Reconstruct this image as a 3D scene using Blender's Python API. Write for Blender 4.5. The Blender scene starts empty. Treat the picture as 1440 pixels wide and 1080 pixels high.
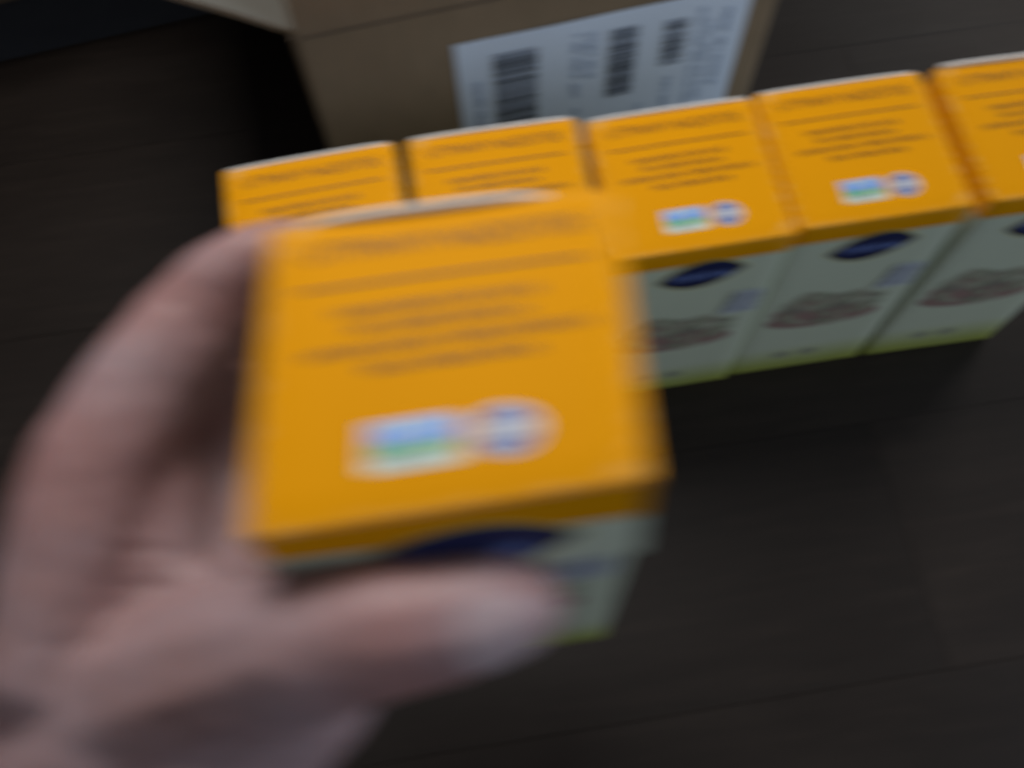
import bpy, bmesh, math, random
from mathutils import Vector, Matrix, noise
random.seed(7)
scene = bpy.context.scene
COL = scene.collection

# ------------------------------------------------------------------ camera, world, lights
cam_d = bpy.data.cameras.new("camera")
cam = bpy.data.objects.new("camera", cam_d); COL.objects.link(cam)
cam.location = (-0.158635, -0.204037, 0.520666)
cam.rotation_euler = (0.402659, 0.027904, -0.152868)
cam_d.sensor_width = 36.0
cam_d.lens = 1220.4 / 1440 * 36
cam_d.clip_start = 0.01; cam_d.clip_end = 50
cam_d.dof.use_dof = True                       # close, hand-held shot: sharpest at the floor behind
cam_d.dof.focus_distance = 2.4
cam_d.dof.aperture_fstop = 7.6
cam_d.dof.aperture_ratio = 0.30                # anamorphic blur, wider than tall
scene.camera = cam

world = bpy.data.worlds.new("World"); scene.world = world
world.use_nodes = True
bgn = world.node_tree.nodes["Background"]
bgn.inputs["Color"].default_value = (0.62, 0.66, 0.75, 1)
bgn.inputs["Strength"].default_value = 0.175


def area(name, loc, target, size, energy, color):
    l = bpy.data.lights.new(name, 'AREA'); l.shape = 'SQUARE'; l.size = size
    l.energy = energy; l.color = color
    o = bpy.data.objects.new(name, l); COL.objects.link(o)
    o.location = loc
    o.rotation_euler = (Vector(target) - Vector(loc)).to_track_quat('-Z', 'Y').to_euler()
    return o


area("key_light", (-0.20, 0.34, 0.80), (-0.18, -0.09, 0.3), 0.32, 4.0, (1.0, 0.98, 0.96))  # added lamp close overhead, placed to light the held box more than the row
area("sky_window_light", (2.5, -0.95, 1.0), (-0.05, 0.05, 0.2), 0.9, 37.0, (0.70, 0.84, 1.0))
area("back_window_light", (1.75, 1.65, 1.65), (0.1, 0.1, 0.1), 1.1, 15.0, (1.0, 0.95, 0.90))

vs = scene.view_settings
vs.view_transform = 'Standard'; vs.look = 'None'; vs.exposure = -0.22; vs.gamma = 1.0


# ------------------------------------------------------------------ materials
def new_mat(name):
    m = bpy.data.materials.new(name); m.use_nodes = True
    nt = m.node_tree
    return m, nt, nt.nodes["Principled BSDF"]


def N(nt, kind, **kw):
    n = nt.nodes.new(kind)
    for k, v in kw.items():
        setattr(n, k, v)
    return n


def mix_rgb(nt, fac, a, b, blend='MIX'):
    n = N(nt, 'ShaderNodeMix', data_type='RGBA', blend_type=blend)
    for sock, val in ((n.inputs[0], fac), (n.inputs[6], a), (n.inputs[7], b)):
        if hasattr(val, 'is_linked'):
            nt.links.new(val, sock)
        elif isinstance(val, (int, float)):
            sock.default_value = val
        else:
            sock.default_value = (*val, 1)
    return n.outputs[2]


def noise_fac(nt, scale, detail=4, coord='Object', stretch=None, rough=0.55):
    tc = N(nt, 'ShaderNodeTexCoord')
    out = tc.outputs[coord]
    if stretch:
        mp = N(nt, 'ShaderNodeMapping'); mp.inputs['Scale'].default_value = stretch
        nt.links.new(out, mp.inputs['Vector']); out = mp.outputs['Vector']
    n = N(nt, 'ShaderNodeTexNoise'); n.inputs['Scale'].default_value = scale
    n.inputs['Detail'].default_value = detail; n.inputs['Roughness'].default_value = rough
    nt.links.new(out, n.inputs['Vector'])
    return n.outputs['Fac']


def ramp(nt, fac, stops):
    r = N(nt, 'ShaderNodeValToRGB')
    e = r.color_ramp.elements
    while len(e) < len(stops):
        e.new(0.5)
    for el, (p, c) in zip(e, stops):
        el.position = p
        el.color = (*c, 1) if not isinstance(c, (int, float)) else (c, c, c, 1)
    nt.links.new(fac, r.inputs['Fac'])
    return r.outputs['Color']


def bump(nt, bsdf, height, strength, dist):
    b = N(nt, 'ShaderNodeBump'); b.inputs['Strength'].default_value = strength
    b.inputs['Distance'].default_value = dist
    nt.links.new(height, b.inputs['Height']); nt.links.new(b.outputs['Normal'], bsdf.inputs['Normal'])


def simple(name, col, rough=0.5, var=0.08, scale=60, spec=0.5, bmp=0.0):
    m, nt, p = new_mat(name)
    f = noise_fac(nt, scale)
    c = mix_rgb(nt, f, tuple(x * (1 - var) for x in col), tuple(min(1, x * (1 + var)) for x in col))
    nt.links.new(c, p.inputs['Base Color'])
    p.inputs['Roughness'].default_value = rough
    p.inputs['Specular IOR Level'].default_value = spec
    if bmp:
        bump(nt, p, noise_fac(nt, scale * 8, 3), bmp, 0.0004)
    return m


M = {}
M['orange'] = simple('orange_print', (0.81, 0.333, 0.0015), 0.55, 0.04, 25, 0.04, 0.05)
# printed edges rubbed pale where the board is folded
_m = M['orange']; nt = _m.node_tree; p = nt.nodes["Principled BSDF"]
src = p.inputs['Base Color'].links[0].from_socket
at = N(nt, 'ShaderNodeAttribute', attribute_name='edge')
pw = N(nt, 'ShaderNodeMath', operation='POWER'); nt.links.new(at.outputs['Fac'], pw.inputs[0]); pw.inputs[1].default_value = 9.0
nz = ramp(nt, noise_fac(nt, 260, 5, rough=0.7), [(0.46, 0.0), (0.66, 0.4)])
mu = N(nt, 'ShaderNodeMath', operation='MULTIPLY'); nt.links.new(pw.outputs[0], mu.inputs[0]); nt.links.new(nz, mu.inputs[1])
nt.links.new(mix_rgb(nt, mu.outputs[0], src, (0.72, 0.55, 0.30)), p.inputs['Base Color'])
M['white_card'] = simple('raw_white_card', (0.78, 0.77, 0.74), 0.7, 0.06, 200)
M['ink'] = simple('brown_ink', (0.15, 0.055, 0.004), 0.5, 0.05, 100, 0.3)
M['ink_light'] = simple('ochre_ink', (0.56, 0.215, 0.004), 0.5, 0.05, 100, 0.3)
M['navy'] = simple('navy_print', (0.020, 0.026, 0.095), 0.4, 0.2, 80, 0.35)
M['navy_text'] = simple('blue_print', (0.28, 0.40, 0.90), 0.4, 0.05, 80)
M['yellow'] = simple('yellow_print', (0.72, 0.62, 0.12), 0.45, 0.05, 80)
M['badge_white'] = simple('badge_white', (0.62, 0.65, 0.70), 0.45, 0.03, 80)
M['badge_pale'] = simple('badge_pale_green', (0.70, 0.80, 0.66), 0.45, 0.03, 80)
M['badge_blue'] = simple('badge_sky_blue', (0.12, 0.32, 0.80), 0.45, 0.15, 90)
M['badge_green'] = simple('badge_green', (0.10, 0.42, 0.22), 0.45, 0.15, 90)
M['badge_navy'] = simple('badge_navy', (0.05, 0.10, 0.38), 0.45, 0.08, 80)
M['grey_ink'] = simple('grey_ink', (0.30, 0.32, 0.40), 0.5, 0.05, 80)
M['tan'] = simple('picture_tan', (0.44, 0.41, 0.31), 0.5, 0.3, 140)
M['olive'] = simple('picture_olive', (0.37, 0.38, 0.27), 0.5, 0.3, 140)
M['red'] = simple('picture_red', (0.36, 0.23, 0.20), 0.5, 0.25, 140)
M['brown_p'] = simple('picture_brown', (0.27, 0.23, 0.19), 0.5, 0.3, 140)
M['lavender'] = simple('lavender_print', (0.58, 0.62, 0.68), 0.5, 0.05, 80)

# pale mint front fading to yellow green along the bottom edge (a printed fade)
m, nt, p = new_mat('mint_print')
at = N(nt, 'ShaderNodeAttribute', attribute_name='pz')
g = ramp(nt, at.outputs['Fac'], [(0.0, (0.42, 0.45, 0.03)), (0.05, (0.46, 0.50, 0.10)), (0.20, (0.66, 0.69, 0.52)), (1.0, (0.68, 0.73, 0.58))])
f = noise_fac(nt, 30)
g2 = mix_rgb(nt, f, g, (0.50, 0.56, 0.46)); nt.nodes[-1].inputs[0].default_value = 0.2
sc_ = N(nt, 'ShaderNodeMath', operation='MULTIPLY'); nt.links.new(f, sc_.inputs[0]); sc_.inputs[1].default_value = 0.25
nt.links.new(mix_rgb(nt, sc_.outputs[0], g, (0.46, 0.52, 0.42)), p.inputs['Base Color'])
p.inputs['Roughness'].default_value = 0.42; p.inputs['Specular IOR Level'].default_value = 0.35
M['mint'] = m

# corrugated kraft board
m, nt, p = new_mat('kraft_board')
f1 = noise_fac(nt, 9, 5); f2 = noise_fac(nt, 260, 3, stretch=(1, 1, 0.12))
c = ramp(nt, f1, [(0.3, (0.21, 0.15, 0.10)), (0.7, (0.265, 0.195, 0.135))])
nt.links.new(mix_rgb(nt, 0.22, c, f2, 'OVERLAY'), p.inputs['Base Color'])
p.inputs['Roughness'].default_value = 0.7; p.inputs['Specular IOR Level'].default_value = 0.25
bump(nt, p, noise_fac(nt, 170, 2, stretch=(1, 1, 0.04)), 0.12, 0.0006)
M['kraft'] = m
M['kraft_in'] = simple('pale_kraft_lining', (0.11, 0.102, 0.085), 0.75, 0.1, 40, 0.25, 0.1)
M['label'] = simple('label_paper', (0.68, 0.77, 0.99), 0.36, 0.05, 18, 0.5)
M['label_ink'] = simple('label_ink', (0.11, 0.125, 0.16), 0.5, 0.15, 90)
M['label_grey'] = simple('label_grey_ink', (0.36, 0.45, 0.62), 0.5, 0.1, 90)

# dark wood laminate
m, nt, p = new_mat('dark_laminate')
oi = N(nt, 'ShaderNodeObjectInfo')
tc = N(nt, 'ShaderNodeTexCoord')
add = N(nt, 'ShaderNodeVectorMath', operation='ADD')
sc3 = N(nt, 'ShaderNodeVectorMath', operation='SCALE'); sc3.inputs[3].default_value = 7.0
nt.links.new(oi.outputs['Location'], sc3.inputs[0])
nt.links.new(tc.outputs['Object'], add.inputs[0]); nt.links.new(sc3.outputs[0], add.inputs[1])


def vnoise(scale, stretch, detail=6, rough=0.6):
    mp = N(nt, 'ShaderNodeMapping'); mp.inputs['Scale'].default_value = stretch
    nt.links.new(add.outputs[0], mp.inputs['Vector'])
    n = N(nt, 'ShaderNodeTexNoise'); n.inputs['Scale'].default_value = scale
    n.inputs['Detail'].default_value = detail; n.inputs['Roughness'].default_value = rough
    n.inputs['Distortion'].default_value = 0.6
    nt.links.new(mp.outputs['Vector'], n.inputs['Vector'])
    return n.outputs['Fac']


gr = vnoise(14, (1, 9, 1)); fine = vnoise(60, (1, 22, 1), 4); blot = vnoise(5, (1, 2.2, 1), 3)
c = ramp(nt, gr, [(0.25, (0.0145, 0.0098, 0.0072)), (0.55, (0.0188, 0.0130, 0.0098)), (0.8, (0.026, 0.018, 0.0137))])
c = mix_rgb(nt, 0.18, c, fine, 'OVERLAY')
c = mix_rgb(nt, 0.3, c, blot, 'OVERLAY')
tone = N(nt, 'ShaderNodeMapRange'); tone.inputs[3].default_value = 0.88; tone.inputs[4].default_value = 1.15
nt.links.new(oi.outputs['Random'], tone.inputs[0])
c = mix_rgb(nt, 1.0, c, tone.outputs[0], 'MULTIPLY')
nt.links.new(c, p.inputs['Base Color'])
rr = N(nt, 'ShaderNodeMapRange'); rr.inputs[3].default_value = 0.42; rr.inputs[4].default_value = 0.6
nt.links.new(blot, rr.inputs[0]); nt.links.new(rr.outputs[0], p.inputs['Roughness'])
p.inputs['Specular IOR Level'].default_value = 0.24
bump(nt, p, fine, 0.25, 0.0004)
M['laminate'] = m
M['subfloor'] = simple('subfloor', (0.012, 0.011, 0.010), 0.9)
M['cab_wood'] = simple('cabinet_wood', (0.14, 0.105, 0.07), 0.5, 0.3, 20)
M['cab_black'] = simple('toe_kick_black', (0.06, 0.066, 0.08), 0.6, 0.2, 40)

# skin
m, nt, p = new_mat('skin')
b1 = noise_fac(nt, 35, 4); b2 = noise_fac(nt, 260, 3)
c = ramp(nt, b1, [(0.3, (0.36, 0.215, 0.205)), (0.5, (0.375, 0.245, 0.248)), (0.7, (0.395, 0.28, 0.295))])
at = N(nt, 'ShaderNodeAttribute', attribute_name='flush')
c = mix_rgb(nt, at.outputs['Fac'], c, (0.37, 0.13, 0.10))
c = mix_rgb(nt, 0.12, c, b2, 'OVERLAY')
nt.links.new(c, p.inputs['Base Color'])
p.inputs['Roughness'].default_value = 0.5
p.inputs['Specular IOR Level'].default_value = 0.4
p.inputs['Subsurface Weight'].default_value = 0.25
p.inputs['Subsurface Radius'].default_value = (1.0, 0.35, 0.2)
p.inputs['Subsurface Scale'].default_value = 0.004
vor = N(nt, 'ShaderNodeTexVoronoi'); vor.inputs['Scale'].default_value = 900
tcs = N(nt, 'ShaderNodeTexCoord'); nt.links.new(tcs.outputs['Object'], vor.inputs['Vector'])
bump(nt, p, vor.outputs['Distance'], 0.18, 0.0003)
M['skin'] = m
m, nt, p = new_mat('nail')
f = noise_fac(nt, 90, 3)
nt.links.new(mix_rgb(nt, f, (0.44, 0.32, 0.33), (0.50, 0.385, 0.40)), p.inputs['Base Color'])
p.inputs['Roughness'].default_value = 0.3; p.inputs['Subsurface Weight'].default_value = 0.1
p.inputs['Subsurface Scale'].default_value = 0.002
M['nail'] = m


# ------------------------------------------------------------------ helpers
def link(o, parent=None):
    COL.objects.link(o)
    if parent:
        o.parent = parent
    return o


def mesh_obj(name, verts, faces, mats, parent=None, idx=None, smooth=False):
    me = bpy.data.meshes.new(name)
    me.from_pydata([tuple(v) for v in verts], [], faces)
    for mm in (mats if isinstance(mats, (list, tuple)) else [mats]):
        me.materials.append(mm)
    if idx:
        me.polygons.foreach_set('material_index', idx)
    if smooth:
        me.polygons.foreach_set('use_smooth', [True] * len(me.polygons))
    me.update()
    return link(bpy.data.objects.new(name, me), parent)


def thing(name, label, cat, loc=(0, 0, 0), rot=(0, 0, 0), group=None):
    o = bpy.data.objects.new(name, None); COL.objects.link(o)
    o.empty_display_size = 0.03
    o.location = loc; o.rotation_euler = rot
    o['label'] = label; o['category'] = cat
    if group:
        o['group'] = group
    return o


class Geo:
    """Collects faces of one mesh."""
    def __init__(s):
        s.v = []; s.f = []; s.i = []

    def quad(s, pts, mi=0):
        b = len(s.v); s.v += [Vector(q) for q in pts]; s.f.append(tuple(range(b, b + len(pts)))); s.i.append(mi)

    def box(s, x0, x1, y0, y1, z0, z1, mi=0):
        b = len(s.v)
        s.v += [Vector((x, y, z)) for z in (z0, z1) for y in (y0, y1) for x in (x0, x1)]
        for q in ((0, 2, 3, 1), (4, 5, 7, 6), (0, 1, 5, 4), (2, 6, 7, 3), (0, 4, 6, 2), (1, 3, 7, 5)):
            s.f.append(tuple(b + k for k in q)); s.i.append(mi)


# ------------------------------------------------------------------ floor
floor = mesh_obj('floor', *(lambda g: (g.v, g.f))((lambda g: (g.box(-6, 6, -6, 6, -0.05, -0.0092), g)[1])(Geo())), M['laminate'])
floor['kind'] = 'structure'


def plank_mesh(L, Wd):
    bm = bmesh.new()
    bmesh.ops.create_cube(bm, size=1)
    bmesh.ops.scale(bm, vec=(L - 0.00015, Wd - 0.00015, 0.009), verts=bm.verts)
    bmesh.ops.translate(bm, vec=(0, 0, -0.0045), verts=bm.verts)
    ed = [e for e in bm.edges if all(v.co.z > -0.001 for v in e.verts)]
    bmesh.ops.bevel(bm, geom=ed, offset=0.00025, segments=1, affect='EDGES')
    me = bpy.data.meshes.new('plank'); bm.to_mesh(me); bm.free()
    me.materials.append(M['laminate'])
    return me


PW, PL = 0.1505, 1.22
pm = plank_mesh(PL, PW)
row_joint = {-1: 0.079, 1: 0.156, 0: -0.62, 2: -0.75, -2: -0.42}
prng = random.Random(3)
for r in range(-14, 20):
    y0 = -0.0455 + r * PW                     # near edge of row r
    j = row_joint.get(r, prng.uniform(-0.6, 0.6))
    k = 0
    for n in (-3, -2, -1, 0, 1, 2):
        cx = j + PL * (n + 0.5)
        if -2.7 < cx < 2.7:
            o = link(bpy.data.objects.new('plank', pm), floor)
            o.location = (cx, y0 + PW / 2, 0)

# ------------------------------------------------------------------ cabinet at the back left
cab = thing('cabinet', 'dark brown cabinet standing on a black plinth at the back left', 'cabinet', (-0.42, 0.368, 0), (0, 0, math.radians(7)))
g = Geo(); g.box(-0.75, 0.30, 0.0, 0.40, 0.0, 0.05); mesh_obj('plinth', g.v, g.f, M['cab_black'], cab)
g = Geo(); g.box(-0.76, 0.31, -0.003, 0.41, 0.052, 0.22); mesh_obj('body', g.v, g.f, M['cab_wood'], cab)
for a, b in ((-0.75, -0.225), (-0.22, 0.30)):
    g = Geo(); g.box(a, b, -0.008, -0.0035, 0.056, 0.21); mesh_obj('door', g.v, g.f, M['cab_wood'], cab)

# ------------------------------------------------------------------ shipping carton
carton = thing('shipping_carton', 'open brown cardboard shipping carton with a white barcode label, behind the row of boxes', 'carton',
               (-0.2, 0.16, 0), (0, 0, math.radians(5)))
U0, U1, CD, CH, T = -0.031, 0.252, 0.23, 0.172, 0.004


def round_walls():
    g = Geo(); R_ = 0.004; n = 4
    def loop(off):
        pts = []
        for cx, cy, a0 in ((U1 - R_, R_, -90), (U1 - R_, CD - R_, 0), (U0 + R_, CD - R_, 90), (U0 + R_, R_, 180)):
            for k in range(n + 1):
                a = math.radians(a0 + 90 * k / n)
                pts.append((cx + (R_ - off) * math.cos(a), cy + (R_ - off) * math.sin(a)))
        return pts
    o_, i_ = loop(0), loop(T * 0.9)
    L = len(o_); zs = [0.001, 0.06, 0.12, CH]
    for zi in range(len(zs) - 1):
        for k in range(L):
            a, b = o_[k], o_[(k + 1) % L]
            g.quad([(*a, zs[zi]), (*b, zs[zi]), (*b, zs[zi + 1]), (*a, zs[zi + 1])], 0)
            a, b = i_[k], i_[(k + 1) % L]
            g.quad([(*b, zs[zi]), (*a, zs[zi]), (*a, zs[zi + 1]), (*b, zs[zi + 1])], 1)
    for k in range(L):
        a, b, c_, d_ = o_[k], o_[(k + 1) % L], i_[(k + 1) % L], i_[k]
        g.quad([(*a, CH), (*b, CH), (*c_, CH), (*d_, CH)], 0)
    g.box(U0 + T, U1 - T, T, CD - T, 0.0005, 0.005, 1)
    return g


g = round_walls()
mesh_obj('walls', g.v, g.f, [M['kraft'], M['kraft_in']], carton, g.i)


def flap(name, hinge_a, hinge_b, up, length, outer_n, taper=0.004):
    """board flap from hinge line a-b along 'up'; outer_n points to the outside face"""
    a, b, up, n_ = Vector(hinge_a), Vector(hinge_b), Vector(up).normalized(), Vector(outer_n).normalized()
    e = (b - a).normalized()
    g = Geo(); S = 6
    def P(u, w, off):
        base = a.lerp(b, u)
        return base + up * (length * w) + e * (taper * w * (1 - 2 * u)) + n_ * off + n_ * (0.006 * math.sin(w * 1.5) * w)
    for k in range(S):
        w0, w1 = k / S, (k + 1) / S
        g.quad([P(0, w0, 0), P(1, w0, 0), P(1, w1, 0), P(0, w1, 0)], 0)
        g.quad([P(1, w0, -0.003), P(0, w0, -0.003), P(0, w1, -0.003), P(1, w1, -0.003)], 1)
        g.quad([P(0, w0, -0.003), P(0, w0, 0), P(0, w1, 0), P(0, w1, -0.003)], 0)
        g.quad([P(1, w0, 0), P(1, w0, -0.003), P(1, w1, -0.003), P(1, w1, 0)], 0)
    g.quad([P(0, 1, 0), P(1, 1, 0), P(1, 1, -0.003), P(0, 1, -0.003)], 0)
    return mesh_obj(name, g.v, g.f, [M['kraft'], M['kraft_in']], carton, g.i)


flap('flap', (U0 + 0.002, 0.001, CH + 0.001), (U1 - 0.002, 0.001, CH + 0.001), (0, 0.02, 1), 0.075, (0, -1, 0))
flap('flap', (U1 - 0.002, CD - 0.001, CH + 0.001), (U0 + 0.002, CD - 0.001, CH + 0.001), (0, 0.25, 1), 0.11, (0, 1, 0.2))
flap('flap', (U0 + 0.001, CD - 0.004, CH + 0.001), (U0 + 0.001, 0.004, CH + 0.001), (-1, 0.02, 0.75), 0.085, (-0.62, 0, -1))
flap('flap', (U1 - 0.001, 0.004, CH + 0.001), (U1 - 0.001, CD - 0.004, CH + 0.001), (1, 0, 0.9), 0.11, (0.9, 0, -1))
# fold crease along the top of the front wall
g = Geo(); g.box(U0 + 0.004, U1 - 0.004, -0.0011, 0.0005, CH - 0.0012, CH + 0.0014)
mesh_obj('fold_crease', g.v, g.f, M['kraft'], carton)

# label on the front wall
lab = Geo(); n_ = 20
for k in range(n_):
    x0, x1 = 0.0545 + 0.1785 * k / n_, 0.0545 + 0.1785 * (k + 1) / n_
    w = lambda x: -0.0007 - 0.0005 * (0.5 + 0.5 * math.sin(x * 70))
    lab.quad([(x0, w(x0), 0.036), (x1, w(x1), 0.036), (x1, w(x1), 0.148), (x0, w(x0), 0.148)])
label = mesh_obj('shipping_label', lab.v, lab.f, M['label'], carton, smooth=True)


def barcode(x0, x1, z0, z1, seed, sub=0.0016):
    r = random.Random(seed); g = Geo(); z = z1
    while z > z0:
        hgt = r.choice((0.0007, 0.0012, 0.0018, 0.0028))
        g.quad([(x0, -sub, max(z0, z - hgt)), (x1, -sub, max(z0, z - hgt)), (x1, -sub, z), (x0, -sub, z)])
        z -= hgt + r.choice((0.0005, 0.0007, 0.0012))
    return mesh_obj('barcode', g.v, g.f, M['label_ink'], label)


barcode(0.0765, 0.103, 0.050, 0.1345, 1)
barcode(0.1475, 0.1645, 0.078, 0.135, 2)
barcode(0.181, 0.195, 0.097, 0.133, 3)


def stroke_text(g, x0, x1, z0, z1, put, r, mi=0, gap=0.55):
    """letter-like strokes along x from x0 to x1, height z0..z1; put(x, z) -> point"""
    H = z1 - z0; sw = H * 0.17; x = x0
    def bar(a, b, c_, d_):
        g.quad([put(a, c_), put(b, c_), put(b, d_), put(a, d_)], mi)
    left = r.randint(3, 8)
    while x < x1 - H * 0.3:
        wd = H * r.uniform(0.38, 0.62)
        top = z1 if r.random() < 0.35 else z0 + H * 0.74
        bar(x, x + sw, z0, top)
        k = r.random()
        if k < 0.65:
            bar(x + wd - sw, x + wd, z0, z0 + H * 0.74)
        if k < 0.85:
            bar(x + sw, x + wd - sw * 0.5, z0, z0 + sw)
        if k > 0.3:
            bar(x + sw, x + wd - sw * 0.5, z0 + H * 0.74 - sw, z0 + H * 0.74)
        x += wd + H * 0.16
        left -= 1
        if left == 0:
            x += H * gap; left = r.randint(3, 8)


def label_text(xc, z0, z1, size, seed):
    """a line of small print running up the label"""
    g = Geo(); r = random.Random(seed)
    stroke_text(g, z0, z1, 0, size, lambda a, b: (xc - b, -0.0016, a), r)
    return mesh_obj('print_line', g.v, g.f, M['label_grey'], label)


for k, (xc, z0, z1, s) in enumerate(((0.069, 0.06, 0.116, 0.006), (0.129, 0.085, 0.138, 0.005), (0.138, 0.100, 0.140, 0.006),
                                     (0.130, 0.05, 0.075, 0.005), (0.205, 0.05, 0.14, 0.004), (0.212, 0.06, 0.128, 0.004),
                                     (0.222, 0.07, 0.135, 0.005), (0.190, 0.045, 0.085, 0.005), (0.172, 0.05, 0.068, 0.004))):
    label_text(xc, z0, z1, s, 20 + k)

# ------------------------------------------------------------------ the food boxes
W, D, H = 0.085, 0.08216, 0.17035
STRIP = 0.0145


def bulge(x, y):
    return 0.0007 * math.sin(math.pi * min(1, max(0, x / W))) * math.sin(math.pi * min(1, max(0, y / D)))


def box_panels():
    """rounded carton cut into its six panels: name -> (verts, faces, material indices)"""
    bm = bmesh.new(); bmesh.ops.create_cube(bm, size=1)
    bmesh.ops.scale(bm, vec=(W, D, H), verts=bm.verts)
    bmesh.ops.translate(bm, vec=(W / 2, D / 2, H / 2), verts=bm.verts)
    bmesh.ops.bevel(bm, geom=list(bm.edges), offset=0.0009, segments=3, affect='EDGES', profile=0.5)
    def cut(co, no):
        bmesh.ops.bisect_plane(bm, geom=list(bm.verts) + list(bm.edges) + list(bm.faces), plane_co=co, plane_no=no)
    for k in range(1, 8):
        cut((W * k / 8, 0, 0), (1, 0, 0)); cut((0, D * k / 8, 0), (0, 1, 0)); cut((0, 0, H * k / 8), (0, 0, 1))
    cut((0, 0, H - STRIP), (0, 0, 1))
    bm.normal_update()
    out = {}
    for f in bm.faces:
        n = f.normal; ax = max(range(3), key=lambda i: abs(n[i]))
        if ax == 2:
            nm = 'top_panel' if n.z > 0 else 'bottom_panel'
        elif ax == 1:
            nm = 'front_panel' if n.y < 0 else 'back_panel'
        else:
            nm = 'side_panel_l' if n.x < 0 else 'side_panel_r'
        v, fs, mi = out.setdefault(nm, ({}, [], []))
        ids = []
        for vv in f.verts:
            if vv.index not in v:
                v[vv.index] = (len(v), vv.co.copy())
            ids.append(v[vv.index][0])
        fs.append(tuple(ids)); mi.append(0 if f.calc_center_median().z > H - STRIP else 1)
    res = {}
    for nm, (v, fs, mi) in out.items():
        vs_ = [None] * len(v)
        for i, co in v.values():
            if nm == 'top_panel':
                co.z += bulge(co.x, co.y)
            vs_[i] = co
        res[nm] = (vs_, fs, mi)
    bm.free()
    return res


def top_put(u, t, lift=0.0002):
    """u across (0..1), t from the rear edge (0..1)"""
    x, y = u * W, D * (1 - t)
    return Vector((x, y, H + bulge(x, y) + lift))


def front_put(x, z, lift=0.0002):
    return Vector((x, -lift, z))


HEAD = "UTTPAWY NAZIOTOE"


def heading_geo():
    cu = bpy.data.curves.new('heading_curve', 'FONT'); cu.body = HEAD; cu.size = 1.0
    cu.align_x = 'CENTER'; cu.align_y = 'CENTER'; cu.resolution_u = 3
    ob = bpy.data.objects.new('heading_curve', cu); COL.objects.link(ob)
    dg = bpy.context.evaluated_depsgraph_get(); dg.update()
    me = bpy.data.meshes.new_from_object(ob.evaluated_get(dg))
    vs_ = [v.co.copy() for v in me.vertices]; fs = [tuple(q.vertices) for q in me.polygons]
    bpy.data.objects.remove(ob); bpy.data.curves.remove(cu)
    xs = [v.x for v in vs_]; ys = [v.y for v in vs_]
    x0, x1, y0, y1 = min(xs), max(xs), min(ys), max(ys)
    out = [top_put(0.11 + 0.79 * (v.x - x0) / (x1 - x0), 0.160 - 0.072 * (v.y - y0) / (y1 - y0)) for v in vs_]
    return out, fs, [0] * len(fs)


def lens(zc, hw, hh, xc, zmin=-1, lift=0.0003, put=front_put, n=20, mi=0, g=None, skew=0.0028):
    g = g or Geo()
    for k in range(n):
        q = []
        for a in (k / n, (k + 1) / n):
            s = 2 * a - 1
            w = hh * (1 - abs(s) ** 2.1)
            c0 = zc + skew * s
            q.append((xc + hw * s, max(zmin, c0 - w * 0.95), max(zmin, c0 + w)))
        (xa, la, ha), (xb, lb, hb) = q
        if max(ha - la, hb - lb) > 1e-5:
            g.quad([put(xa, la, lift), put(xb, lb, lift), put(xb, hb, lift), put(xa, ha, lift)], mi)
    return g


def disc(g, put, cx, cy, rx, ry, mi, lift, n=20, a0=0.0):
    g.quad([put(cx + rx * math.cos(a0 + 2 * math.pi * k / n), cy + ry * math.sin(a0 + 2 * math.pi * k / n), lift) for k in range(n)], mi)


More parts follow.
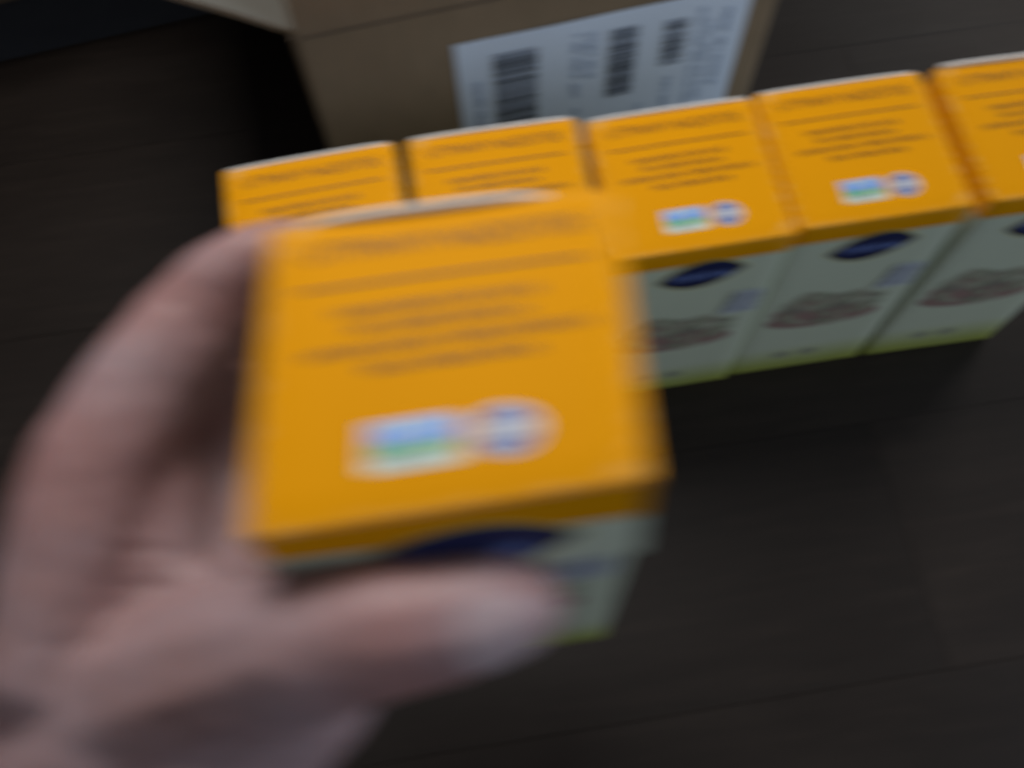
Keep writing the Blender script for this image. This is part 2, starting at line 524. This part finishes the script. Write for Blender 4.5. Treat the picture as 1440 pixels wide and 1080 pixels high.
def prints(flap_put=None, flap_len=0.0):
    """list of (panel, name, geo, materials)"""
    P = []
    v, f, i = heading_geo()
    g = Geo(); g.v, g.f, g.i = v, f, i
    P.append(('top_panel', 'heading', g, [M['ink']]))
    g = Geo()
    for k in range(10):
        a, b = 0.09 + 0.82 * k / 10, 0.09 + 0.82 * (k + 1) / 10
        g.quad([top_put(a, 0.262), top_put(b, 0.262), top_put(b, 0.252), top_put(a, 0.252)])
    P.append(('top_panel', 'rule', g, [M['ink']]))
    r = random.Random(11)
    for (u0, u1, t) in ((0.21, 0.76, 0.350), (0.26, 0.735, 0.414), (0.13, 0.89, 0.484), (0.30, 0.735, 0.553)):
        g = Geo()
        hh = 0.036 * D
        stroke_text(g, u0 * W, u1 * W, 0, hh, lambda x, z, t=t: top_put(x / W, t + 0.017 - z / D), r, gap=0.35)
        P.append(('top_panel', 'text_line', g, [M['ink']]))
    # square badge: blue sky over green ground with a pale band
    g = Geo()
    def tp(u, t, lift=0.0002): return top_put(u, t + 0.062, lift)
    u0, u1 = 0.30, 0.535
    g.quad([tp(u0, .815), tp(u1, .815), tp(u1, .775), tp(u0, .775)], 0)
    g.quad([tp(u0, .775), tp(u1, .775), tp(u1, .66), tp(u0, .66)], 1)
    g.quad([tp(u0 + .012, .772, .0003), tp(u1 - .012, .772, .0003), tp(u1 - .012, .738, .0003), tp(u0 + .09, .742, .0003), tp(u0 + .012, .725, .0003)], 2)
    g.quad([tp(u0 + .012, .725, .00028), tp(u0 + .09, .742, .00028), tp(u1 - .012, .738, .00028), tp(u1 - .012, .668, .00028), tp(u0 + .012, .668, .00028)], 3)
    # butterfly and check mark-like strokes on the ground line
    g.quad([tp(.40, .742, .00036), tp(.425, .725, .00036), tp(.43, .75, .00036)], 4)
    g.quad([tp(.43, .75, .00036), tp(.455, .718, .00036), tp(.452, .748, .00036)], 4)
    rr = random.Random(5)
    stroke_text(g, u0 * W + .002, u1 * W - .002, 0, .0022, lambda x, z: tp(x / W, 0.80 - z / D, .00036), rr, mi=5, gap=.3)
    stroke_text(g, u0 * W + .003, u1 * W - .003, 0, .0024, lambda x, z: tp(x / W, .702 - z / D, .00036), rr, mi=0, gap=.3)
    P.append(('top_panel', 'square_badge', g, [M['badge_pale'], M['badge_white'], M['badge_green'], M['badge_blue'], M['yellow'], M['grey_ink']]))
    # round badge: white ring, navy disc, white middle band with lettering
    g = Geo(); cu, ct = 0.655, 0.800
    rp = lambda x, y, lift: top_put(cu + x / W, ct - y / D, lift)
    disc(g, rp, 0, 0, .0069, .0069, 0, .0002, 28)
    disc(g, rp, 0, 0, .0059, .0059, 1, .00027, 28)
    g.quad([rp(-.0068, -.0018, .00034), rp(.0068, -.0018, .00034), rp(.0068, .0018, .00034), rp(-.0068, .0018, .00034)], 0)
    rr = random.Random(9)
    stroke_text(g, -.0058, .0058, -.0012, .0014, lambda x, z: rp(x, z, .0004), rr, mi=2, gap=.3)
    stroke_text(g, -.0036, .0036, .0025, .0041, lambda x, z: rp(x, z, .0004), rr, mi=0, gap=.3)
    stroke_text(g, -.0036, .0036, -.0041, -.0026, lambda x, z: rp(x, z, .0004), rr, mi=0, gap=.3)
    P.append(('top_panel', 'round_badge', g, [M['badge_white'], M['badge_navy'], M['grey_ink']]))

    # logo
    zc = H - 0.0255
    def logo(put, zmin, zc, hw=.0218):
        g = Geo()
        lens(zc, hw + .001, .0133, .044, zmin, .0002, put, mi=2, g=g)
        lens(zc, hw, .0123, .044, zmin, .0003, put, mi=0, g=g)
        rr = random.Random(13)
        if zmin < zc - .004:
            stroke_text(g, .030, .058, zc - .003, zc + .003, lambda x, z: put(x, z, .0004), rr, mi=1, gap=.2)
        return g
    if not flap_put:
        P.append(('front_panel', 'logo', logo(front_put, -1, zc), [M['navy'], M['navy_text'], M['yellow']]))
    else:
        P.append(('front_flap', 'logo', logo(flap_put, H - flap_len + .0004, H - 0.0215, .026), [M['navy'], M['navy_text'], M['yellow']]))
    # picture: a red plate heaped with snacks
    g = Geo(); rr = random.Random(17)
    disc(g, front_put, .041, .070, .033, .011, 2, .0002, 28)
    for k in range(64):
        a = rr.random() * 2 * math.pi; q = math.sqrt(rr.random())
        cx = .041 + .030 * q * math.cos(a); cz = .083 + .021 * q * math.sin(a)
        s = rr.uniform(.0028, .0052)
        disc(g, front_put, cx, cz, s * rr.uniform(.8, 1.2), s * rr.uniform(.7, 1.1), rr.choice((0, 0, 1, 1, 3, 2)), .00025 + k * 6e-6, rr.choice((6, 7, 8)), rr.random() * 3)
    P.append(('front_panel', 'snack_picture', g, [M['tan'], M['olive'], M['red'], M['brown_p']]))
    g = Geo(); rr = random.Random(19)
    g.quad([front_put(.062, .098, .0008), front_put(.081, .098, .0008), front_put(.081, .122, .0008), front_put(.067, .122, .0008)], 0)
    for k in range(3):
        stroke_text(g, .066, .080, .101 + .0065 * k, .1055 + .0065 * k, lambda x, z: front_put(x, z, .0009), rr, mi=1, gap=.2)
    P.append(('front_panel', 'side_note', g, [M['lavender'], M['grey_ink']]))
    g = Geo(); rr = random.Random(23)
    for x in (.030, .047):
        disc(g, front_put, x, .022, .006, .0045, 0, .0002, 12)
    P.append(('front_panel', 'seal', g, [M['olive']]))
    return P


def build_food_box(root, warp=None, lip=(0.03, 0.97, 0.0010), flap_len=0.0):
    """panels as parts, prints as sub-parts"""
    wf = warp or (lambda q: q)
    def make(name, v, f, mats, parent, mi, smooth=False):
        o = mesh_obj(name, [wf(q) for q in v], f, mats, parent, mi, smooth)
        a = o.data.attributes.new('pz', 'FLOAT', 'POINT')
        a.data.foreach_set('value', [q.z / H for q in v])
        near = lambda q: sorted((min(q.x, W - q.x), min(abs(q.y), abs(D - q.y)), min(q.z, H - q.z)))[1]
        a = o.data.attributes.new('edge', 'FLOAT', 'POINT')
        a.data.foreach_set('value', [1.0 if near(Vector(q)) < .0012 else 0.0 for q in v])
        return o
    pan = {}
    for nm, (v, f, mi) in box_panels().items():
        pn = 'side_panel' if nm.startswith('side') else nm
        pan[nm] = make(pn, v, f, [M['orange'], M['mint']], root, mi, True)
    fp = None
    if flap_len:
        # loose front flap of the lid, lifting away from the front
        def fput(x, z, lift=0.0):
            s = (H - z) * 0.80
            ph = math.radians(4 + 13 * (x / W))
            curl = 0.0012 * (s / (.80 * flap_len)) ** 2 * math.sin(x / W * 2.6 + 0.4)
            return Vector((x, -0.0006 - s * math.sin(ph) - curl - lift, H - 0.0004 - s * math.cos(ph) + lift * math.sin(ph)))
        fp = fput
        g = Geo(); nx, ss = 14, [0, .004, .0085, STRIP, .019, .024, .029, flap_len]
        rx = lambda k, s: max(.0015 + (.004 if s >= flap_len else 0) * 0, min(W - .001, W * k / nx))
        for k in range(nx):
            for j in range(len(ss) - 1):
                xa, xb = rx(k, 0), rx(k + 1, 0); s0, s1 = ss[j], ss[j + 1]
                g.quad([fput(xa, H - s1), fput(xb, H - s1), fput(xb, H - s0), fput(xa, H - s0)], 0 if s1 <= STRIP + 1e-6 else 1)
                g.quad([fput(xb, H - s1, -.0005), fput(xa, H - s1, -.0005), fput(xa, H - s0, -.0005), fput(xb, H - s0, -.0005)], 2)
            g.quad([fput(xa, H - flap_len), fput(xa, H - flap_len, -.0005), fput(xb, H - flap_len, -.0005), fput(xb, H - flap_len)], 2)
        for xa in (rx(0, 0), rx(nx, 0)):
            for j in range(len(ss) - 1):
                s0, s1 = ss[j], ss[j + 1]
                g.quad([fput(xa, H - s0), fput(xa, H - s1), fput(xa, H - s1, -.0005), fput(xa, H - s0, -.0005)], 2)
        o = make('front_flap', g.v, g.f, [M['orange'], M['mint'], M['white_card']], root, g.i)
        pan['front_flap'] = o
    for pnl, nm, g, mats in prints(fp, flap_len):
        make(nm, g.v, g.f, mats, pan[pnl], g.i)
    # raw edge of the lid along the back
    g = Geo(); n = 10
    for k in range(n):
        a = W * (lip[0] + (lip[1] - lip[0]) * k / n); b = W * (lip[0] + (lip[1] - lip[0]) * (k + 1) / n)
        hz = lambda x: H - .0002 + lip[2] * math.sin(math.pi * min(1, max(0, (x / W - lip[0]) / (lip[1] - lip[0])))) ** .4
        y0, y1 = D - .0007, D + .0005
        za, zb = hz(a), hz(b); zl = H - .006
        g.quad([(a, y0, za), (b, y0, zb), (b, y1, zb), (a, y1, za)])
        g.quad([(b, y1, zl), (a, y1, zl), (a, y1, za), (b, y1, zb)])
        g.quad([(a, y0, zl), (b, y0, zl), (b, y0, zb), (a, y0, za)])
    make('lid_edge', g.v, g.f, [M['white_card']], root, g.i)
    return root


GROUP = 'orange boxes standing in a row on the floor'
ROW = [  # x, y, yaw, roll, label
    (-0.26619, -0.00032, 0.03908, 0.0, 'orange topped food box at the left end of the row, beside bare dark floor'),
    (-0.17767, 0.0025, -0.00498, 0.0, 'orange topped box second from the left in the row, just behind the held box'),
    (-0.08704, -0.00176, 0.00565, 0.0, 'middle orange topped box of the row, just right of the box held in the hand'),
    (0.0, 0.00037, -0.0026, 0.0, 'orange topped box second from the right in the row, its whole lid in plain view'),
    (0.08849, -0.00078, -0.0098, math.radians(1.2), 'orange topped box at the right end of the row, cut off by the picture edge'),
]


def copy_tree(o, parent=None):
    c = o.copy(); COL.objects.link(c)
    if parent:
        c.parent = parent
    for ch in list(o.children):
        copy_tree(ch, c)
    return c


proto = thing('food_box', ROW[0][4], 'box', (ROW[0][0], ROW[0][1], 0.0), (0, 0, ROW[0][2]), GROUP)
build_food_box(proto)
for (x, y, a, roll, lab_) in ROW[1:]:
    c = copy_tree(proto)
    c.location = (x, y, 0.0); c.rotation_euler = (0, roll, a)
    if roll:
        c.location.z = W * math.sin(roll)
    c['label'] = lab_
    for ch in c.children:
        if ch.name.startswith('lid_edge'):
            ch.scale.z = 1.011 if roll else 1.0 + 0.004 * math.sin(x * 57)

# the box in the hand (slightly squeezed out of square)
HC = {'fl': (-0.2134, -0.1538, 0.3411), 'fr': (-0.1262, -0.155, 0.3441), 'rl': (-0.2061, -0.0718, 0.3338), 'rr': (-0.1178, -0.0757, 0.3363),
      'bl': (-0.2077, -0.1666, 0.1717), 'br': (-0.1274, -0.1675, 0.1753), 'dl': (-0.2029, -0.0849, 0.1648), 'dr': (-0.1181, -0.0897, 0.1666)}
HC = {k: Vector(v) for k, v in HC.items()}
HB = (HC['bl'] + HC['br'] + HC['dl'] + HC['dr']) / 4


def held_warp(q):
    a, b, c = q[0] / W, q[1] / D, q[2] / H
    bot = HC['bl'].lerp(HC['br'], a).lerp(HC['dl'].lerp(HC['dr'], a), b)
    top = HC['fl'].lerp(HC['fr'], a).lerp(HC['rl'].lerp(HC['rr'], a), b)
    return bot + (top - bot) * c - HB


held = thing('food_box', 'opened orange and mint food box held up in the hand, nearest the camera', 'box', HB)
build_food_box(held, held_warp, lip=(0.10, 0.80, 0.0024), flap_len=0.033)

# ------------------------------------------------------------------ the hand
def hand_mesh():
    bm = bmesh.new()
    def ball(c, r):
        bmesh.ops.create_icosphere(bm, subdivisions=2, radius=r, matrix=Matrix.Translation(c))
    def chain(pts):
        for (a, ra), (b, rb) in zip(pts, pts[1:]):
            a, b = Vector(a), Vector(b); L = (b - a).length
            n = max(2, int(L / (0.22 * min(ra, rb))))
            for k in range(n + 1):
                t = k / n
                ball(a.lerp(b, t), ra + (rb - ra) * t)
    wrist = (-0.288, -0.200, 0.262)
    # thumb
    chain([((-0.1592, -0.1722, 0.3200), .0117), ((-0.1652, -0.1724, 0.3200), .0138), ((-0.1740, -0.1728, 0.3195), .0153),
           ((-0.1885, -0.1728, 0.3190), .0165), ((-0.2090, -0.1735, 0.3130), .0184), ((-0.2300, -0.1740, 0.2995), .0216),
           ((-0.2570, -0.1760, 0.2800), .0260), (wrist, .030)])
    chain([((-0.2130, -0.1800, 0.2950), .0185), ((-0.2330, -0.1860, 0.2830), .0245), ((-0.2570, -0.2120, 0.2680), .0275), ((-0.2880, -0.2600, 0.2490), .028), ((-0.3250, -0.3080, 0.2350), .029), ((-0.3600, -0.3800, 0.2190), .030)])
    # forearm
    chain([(wrist, .030), ((-0.318, -0.285, 0.240), .031), ((-0.37, -0.40, 0.215), .036), ((-0.42, -0.52, 0.19), .040)])
    # fingers: knuckle, middle joint, end joint, tip
    chain([((-0.2640, -0.1143, 0.298), .0186), ((-0.2510, -0.0935, 0.300), .0172), ((-0.2370, -0.0770, 0.301), .0162), ((-0.2285, -0.0700, 0.305), .0140),
           ((-0.2185, -0.0640, 0.3085), .0112), ((-0.2080, -0.0600, 0.306), .0092), ((-0.1970, -0.0610, 0.298), .0082)])
    for z, s, ext in ((0.273, 1.02, 0.0), (0.249, .97, 0.002), (0.228, .84, -.006)):
        chain([((-0.262, -0.116, z + .002), .0165 * s), ((-0.250, -0.088, z), .0135 * s), ((-0.240, -0.068, z - .001), .0125 * s), ((-0.224, -0.054, z - .002), .0112 * s),
               ((-0.206, -0.0545, z - .003), .0100 * s), ((-0.188 + ext, -0.0610, z - .003), .0085 * s)])
    # palm
    for b, r in (((-0.2657, -0.1143, 0.298), .0172), ((-0.262, -0.116, 0.275), .0168), ((-0.262, -0.116, 0.251), .016), ((-0.260, -0.118, 0.231), .0145)):
        m_ = (Vector(b) + Vector(wrist)) / 2 + Vector((-.004, 0, 0))
        chain([(b, r), (tuple(m_), r * 1.12), (wrist, .026)])
    chain([((-0.2800, -0.1640, 0.285), .020), ((-0.2700, -0.1300, 0.294), .0185)])
    chain([((-0.2480, -0.1680, 0.262), .024), ((-0.2520, -0.1400, 0.245), .019)])
    chain([((-0.2410, -0.0890, 0.272), .0145), ((-0.2400, -0.1130, 0.264), .0170), ((-0.2400, -0.1400, 0.265), .0170), ((-0.2390, -0.1600, 0.274), .0160)])
    chain([((-0.2580, -0.1180, 0.285), .0180), ((-0.2560, -0.1450, 0.280), .0185)])
    chain([((-0.2640, -0.1143, 0.298), .0186), ((-0.2700, -0.1300, 0.2945), .0190), ((-0.2760, -0.1500, 0.2890), .0195)])
    # web between thumb and index
    chain([((-0.2360, -0.1640, 0.288), .0140), ((-0.2500, -0.1450, 0.281), .0125), ((-0.2600, -0.1200, 0.288), .0140)])
    me = bpy.data.meshes.new('person'); bm.to_mesh(me); bm.free()
    o = bpy.data.objects.new('person', me); COL.objects.link(o)
    rm = o.modifiers.new('r', 'REMESH'); rm.mode = 'VOXEL'; rm.voxel_size = 0.0014
    sm = o.modifiers.new('s', 'SMOOTH'); sm.factor = 0.5; sm.iterations = 14
    dg = bpy.context.evaluated_depsgraph_get(); dg.update()
    me2 = bpy.data.meshes.new_from_object(o.evaluated_get(dg))
    o.modifiers.clear(); o.data = me2; bpy.data.meshes.remove(me)
    me2.name = 'person'
    return o


hand = hand_mesh()
hand['label'] = 'bare left hand and forearm of a person gripping the orange box, thumb across its front'
hand['category'] = 'person'
me = hand.data
me.materials.append(M['skin'])
creases = [  # centre, axis along the limb, width, depth, reach
    ((-0.1815, -0.182, 0.331), (1, 0, 0.05), .0007, .0007, .016), ((-0.1850, -0.182, 0.331), (1, 0, 0.0), .0007, .0008, .016),
    ((-0.1890, -0.182, 0.331), (1, 0, -.06), .0007, .0007, .016), ((-0.1925, -0.182, 0.331), (1, 0, -.1), .0007, .0005, .015),
    ((-0.2330, -0.0740, 0.306), (.6, .8, 0), .0008, .0008, .014), ((-0.2370, -0.0790, 0.308), (.6, .8, 0), .0007, .0006, .014),
    ((-0.2500, -0.1400, 0.292), (.25, 1, .1), .0010, .0008, .016), ((-0.2480, -0.1500, 0.292), (.15, 1, .0), .0010, .0009, .017),
    ((-0.2700, -0.2050, 0.285), (.4, 1, 0), .0012, .0005, .035), ((-0.2600, -0.1960, 0.285), (.4, 1, .1), .0010, .0006, .03),
]
cr = [(Vector(c), Vector(a).normalized(), w, d_, r) for c, a, w, d_, r in creases]
vals = []
nrm = [v.normal.copy() for v in me.vertices]
knuckles = [(Vector((-0.185, -0.175, 0.319)), .016), (Vector((-0.239, -0.075, 0.305)), .016), (Vector((-0.265, -0.115, 0.300)), .020),
            (Vector((-0.160, -0.174, 0.315)), .013), (Vector((-0.222, -0.065, 0.302)), .018)]
for v, n in zip(me.vertices, nrm):
    p_ = v.co; dsp = 0.0005 * noise.noise(p_ * 70) + 0.00025 * noise.noise(p_ * 190)
    for c, a, w, d_, r in cr:
        q = p_ - c; s = q.dot(a) + 0.0012 * noise.noise(p_ * 150)
        if abs(s) < 3 * w:
            lat = (q - a * q.dot(a)).length
            if lat < r:
                dsp -= d_ * math.exp(-(s / w) ** 2) * (1 - (lat / r) ** 2)
    v.co = p_ + n * dsp
    fl = 0.0
    for c, r in knuckles:
        fl = max(fl, 0.6 * math.exp(-((p_ - c).length / r) ** 2))
    vals.append(min(1, fl + max(0, 0.22 * noise.noise(p_ * 45))))
me.attributes.new('flush', 'FLOAT', 'POINT').data.foreach_set('value', vals)
me.polygons.foreach_set('use_smooth', [True] * len(me.polygons))

# thumb nail
ax = Vector((1, 0.03, 0.10)).normalized(); up = Vector((0.05, -0.66, 0.75)); up = (up - ax * up.dot(ax)).normalized(); sd = ax.cross(up)
cn = Vector((-0.1625, -0.1725, 0.3200))
g = Geo(); nu, nv = 12, 12
from mathutils.bvhtree import BVHTree
bvh = BVHTree.FromPolygons([v.co.copy() for v in me.vertices], [tuple(q.vertices) for q in me.polygons])
def nail_pt(u, w, off):
    # u -1..1 along the thumb, w -1..1 across; laid on the skin
    wl = 1 - 0.45 * max(0, u - .35) ** 2 - 0.7 * max(0, -u - .45) ** 2
    ang = w * math.radians(44) * wl
    d = up * math.cos(ang) + sd * math.sin(ang)
    base = cn + ax * ((u - 0.10 * w * w * (1 if u > 0 else -0.6)) * .0078)
    hit = bvh.ray_cast(base + d * .05, -d)[0]
    return hit + d * (.00045 + .00025 * max(0, u) + off) if hit else base + d * .013
for i in range(nu):
    for j in range(nv):
        a, b, c_, d_ = -1 + 2 * i / nu, -1 + 2 * (i + 1) / nu, -1 + 2 * j / nv, -1 + 2 * (j + 1) / nv
        g.quad([nail_pt(a, c_, 0), nail_pt(b, c_, 0), nail_pt(b, d_, 0), nail_pt(a, d_, 0)])
for j in range(nv):
    c_, d_ = -1 + 2 * j / nv, -1 + 2 * (j + 1) / nv
    g.quad([nail_pt(1, c_, 0), nail_pt(1, c_, -.0006), nail_pt(1, d_, -.0006), nail_pt(1, d_, 0)])
nail = mesh_obj('thumb_nail', g.v, g.f, M['nail'], hand, smooth=True)
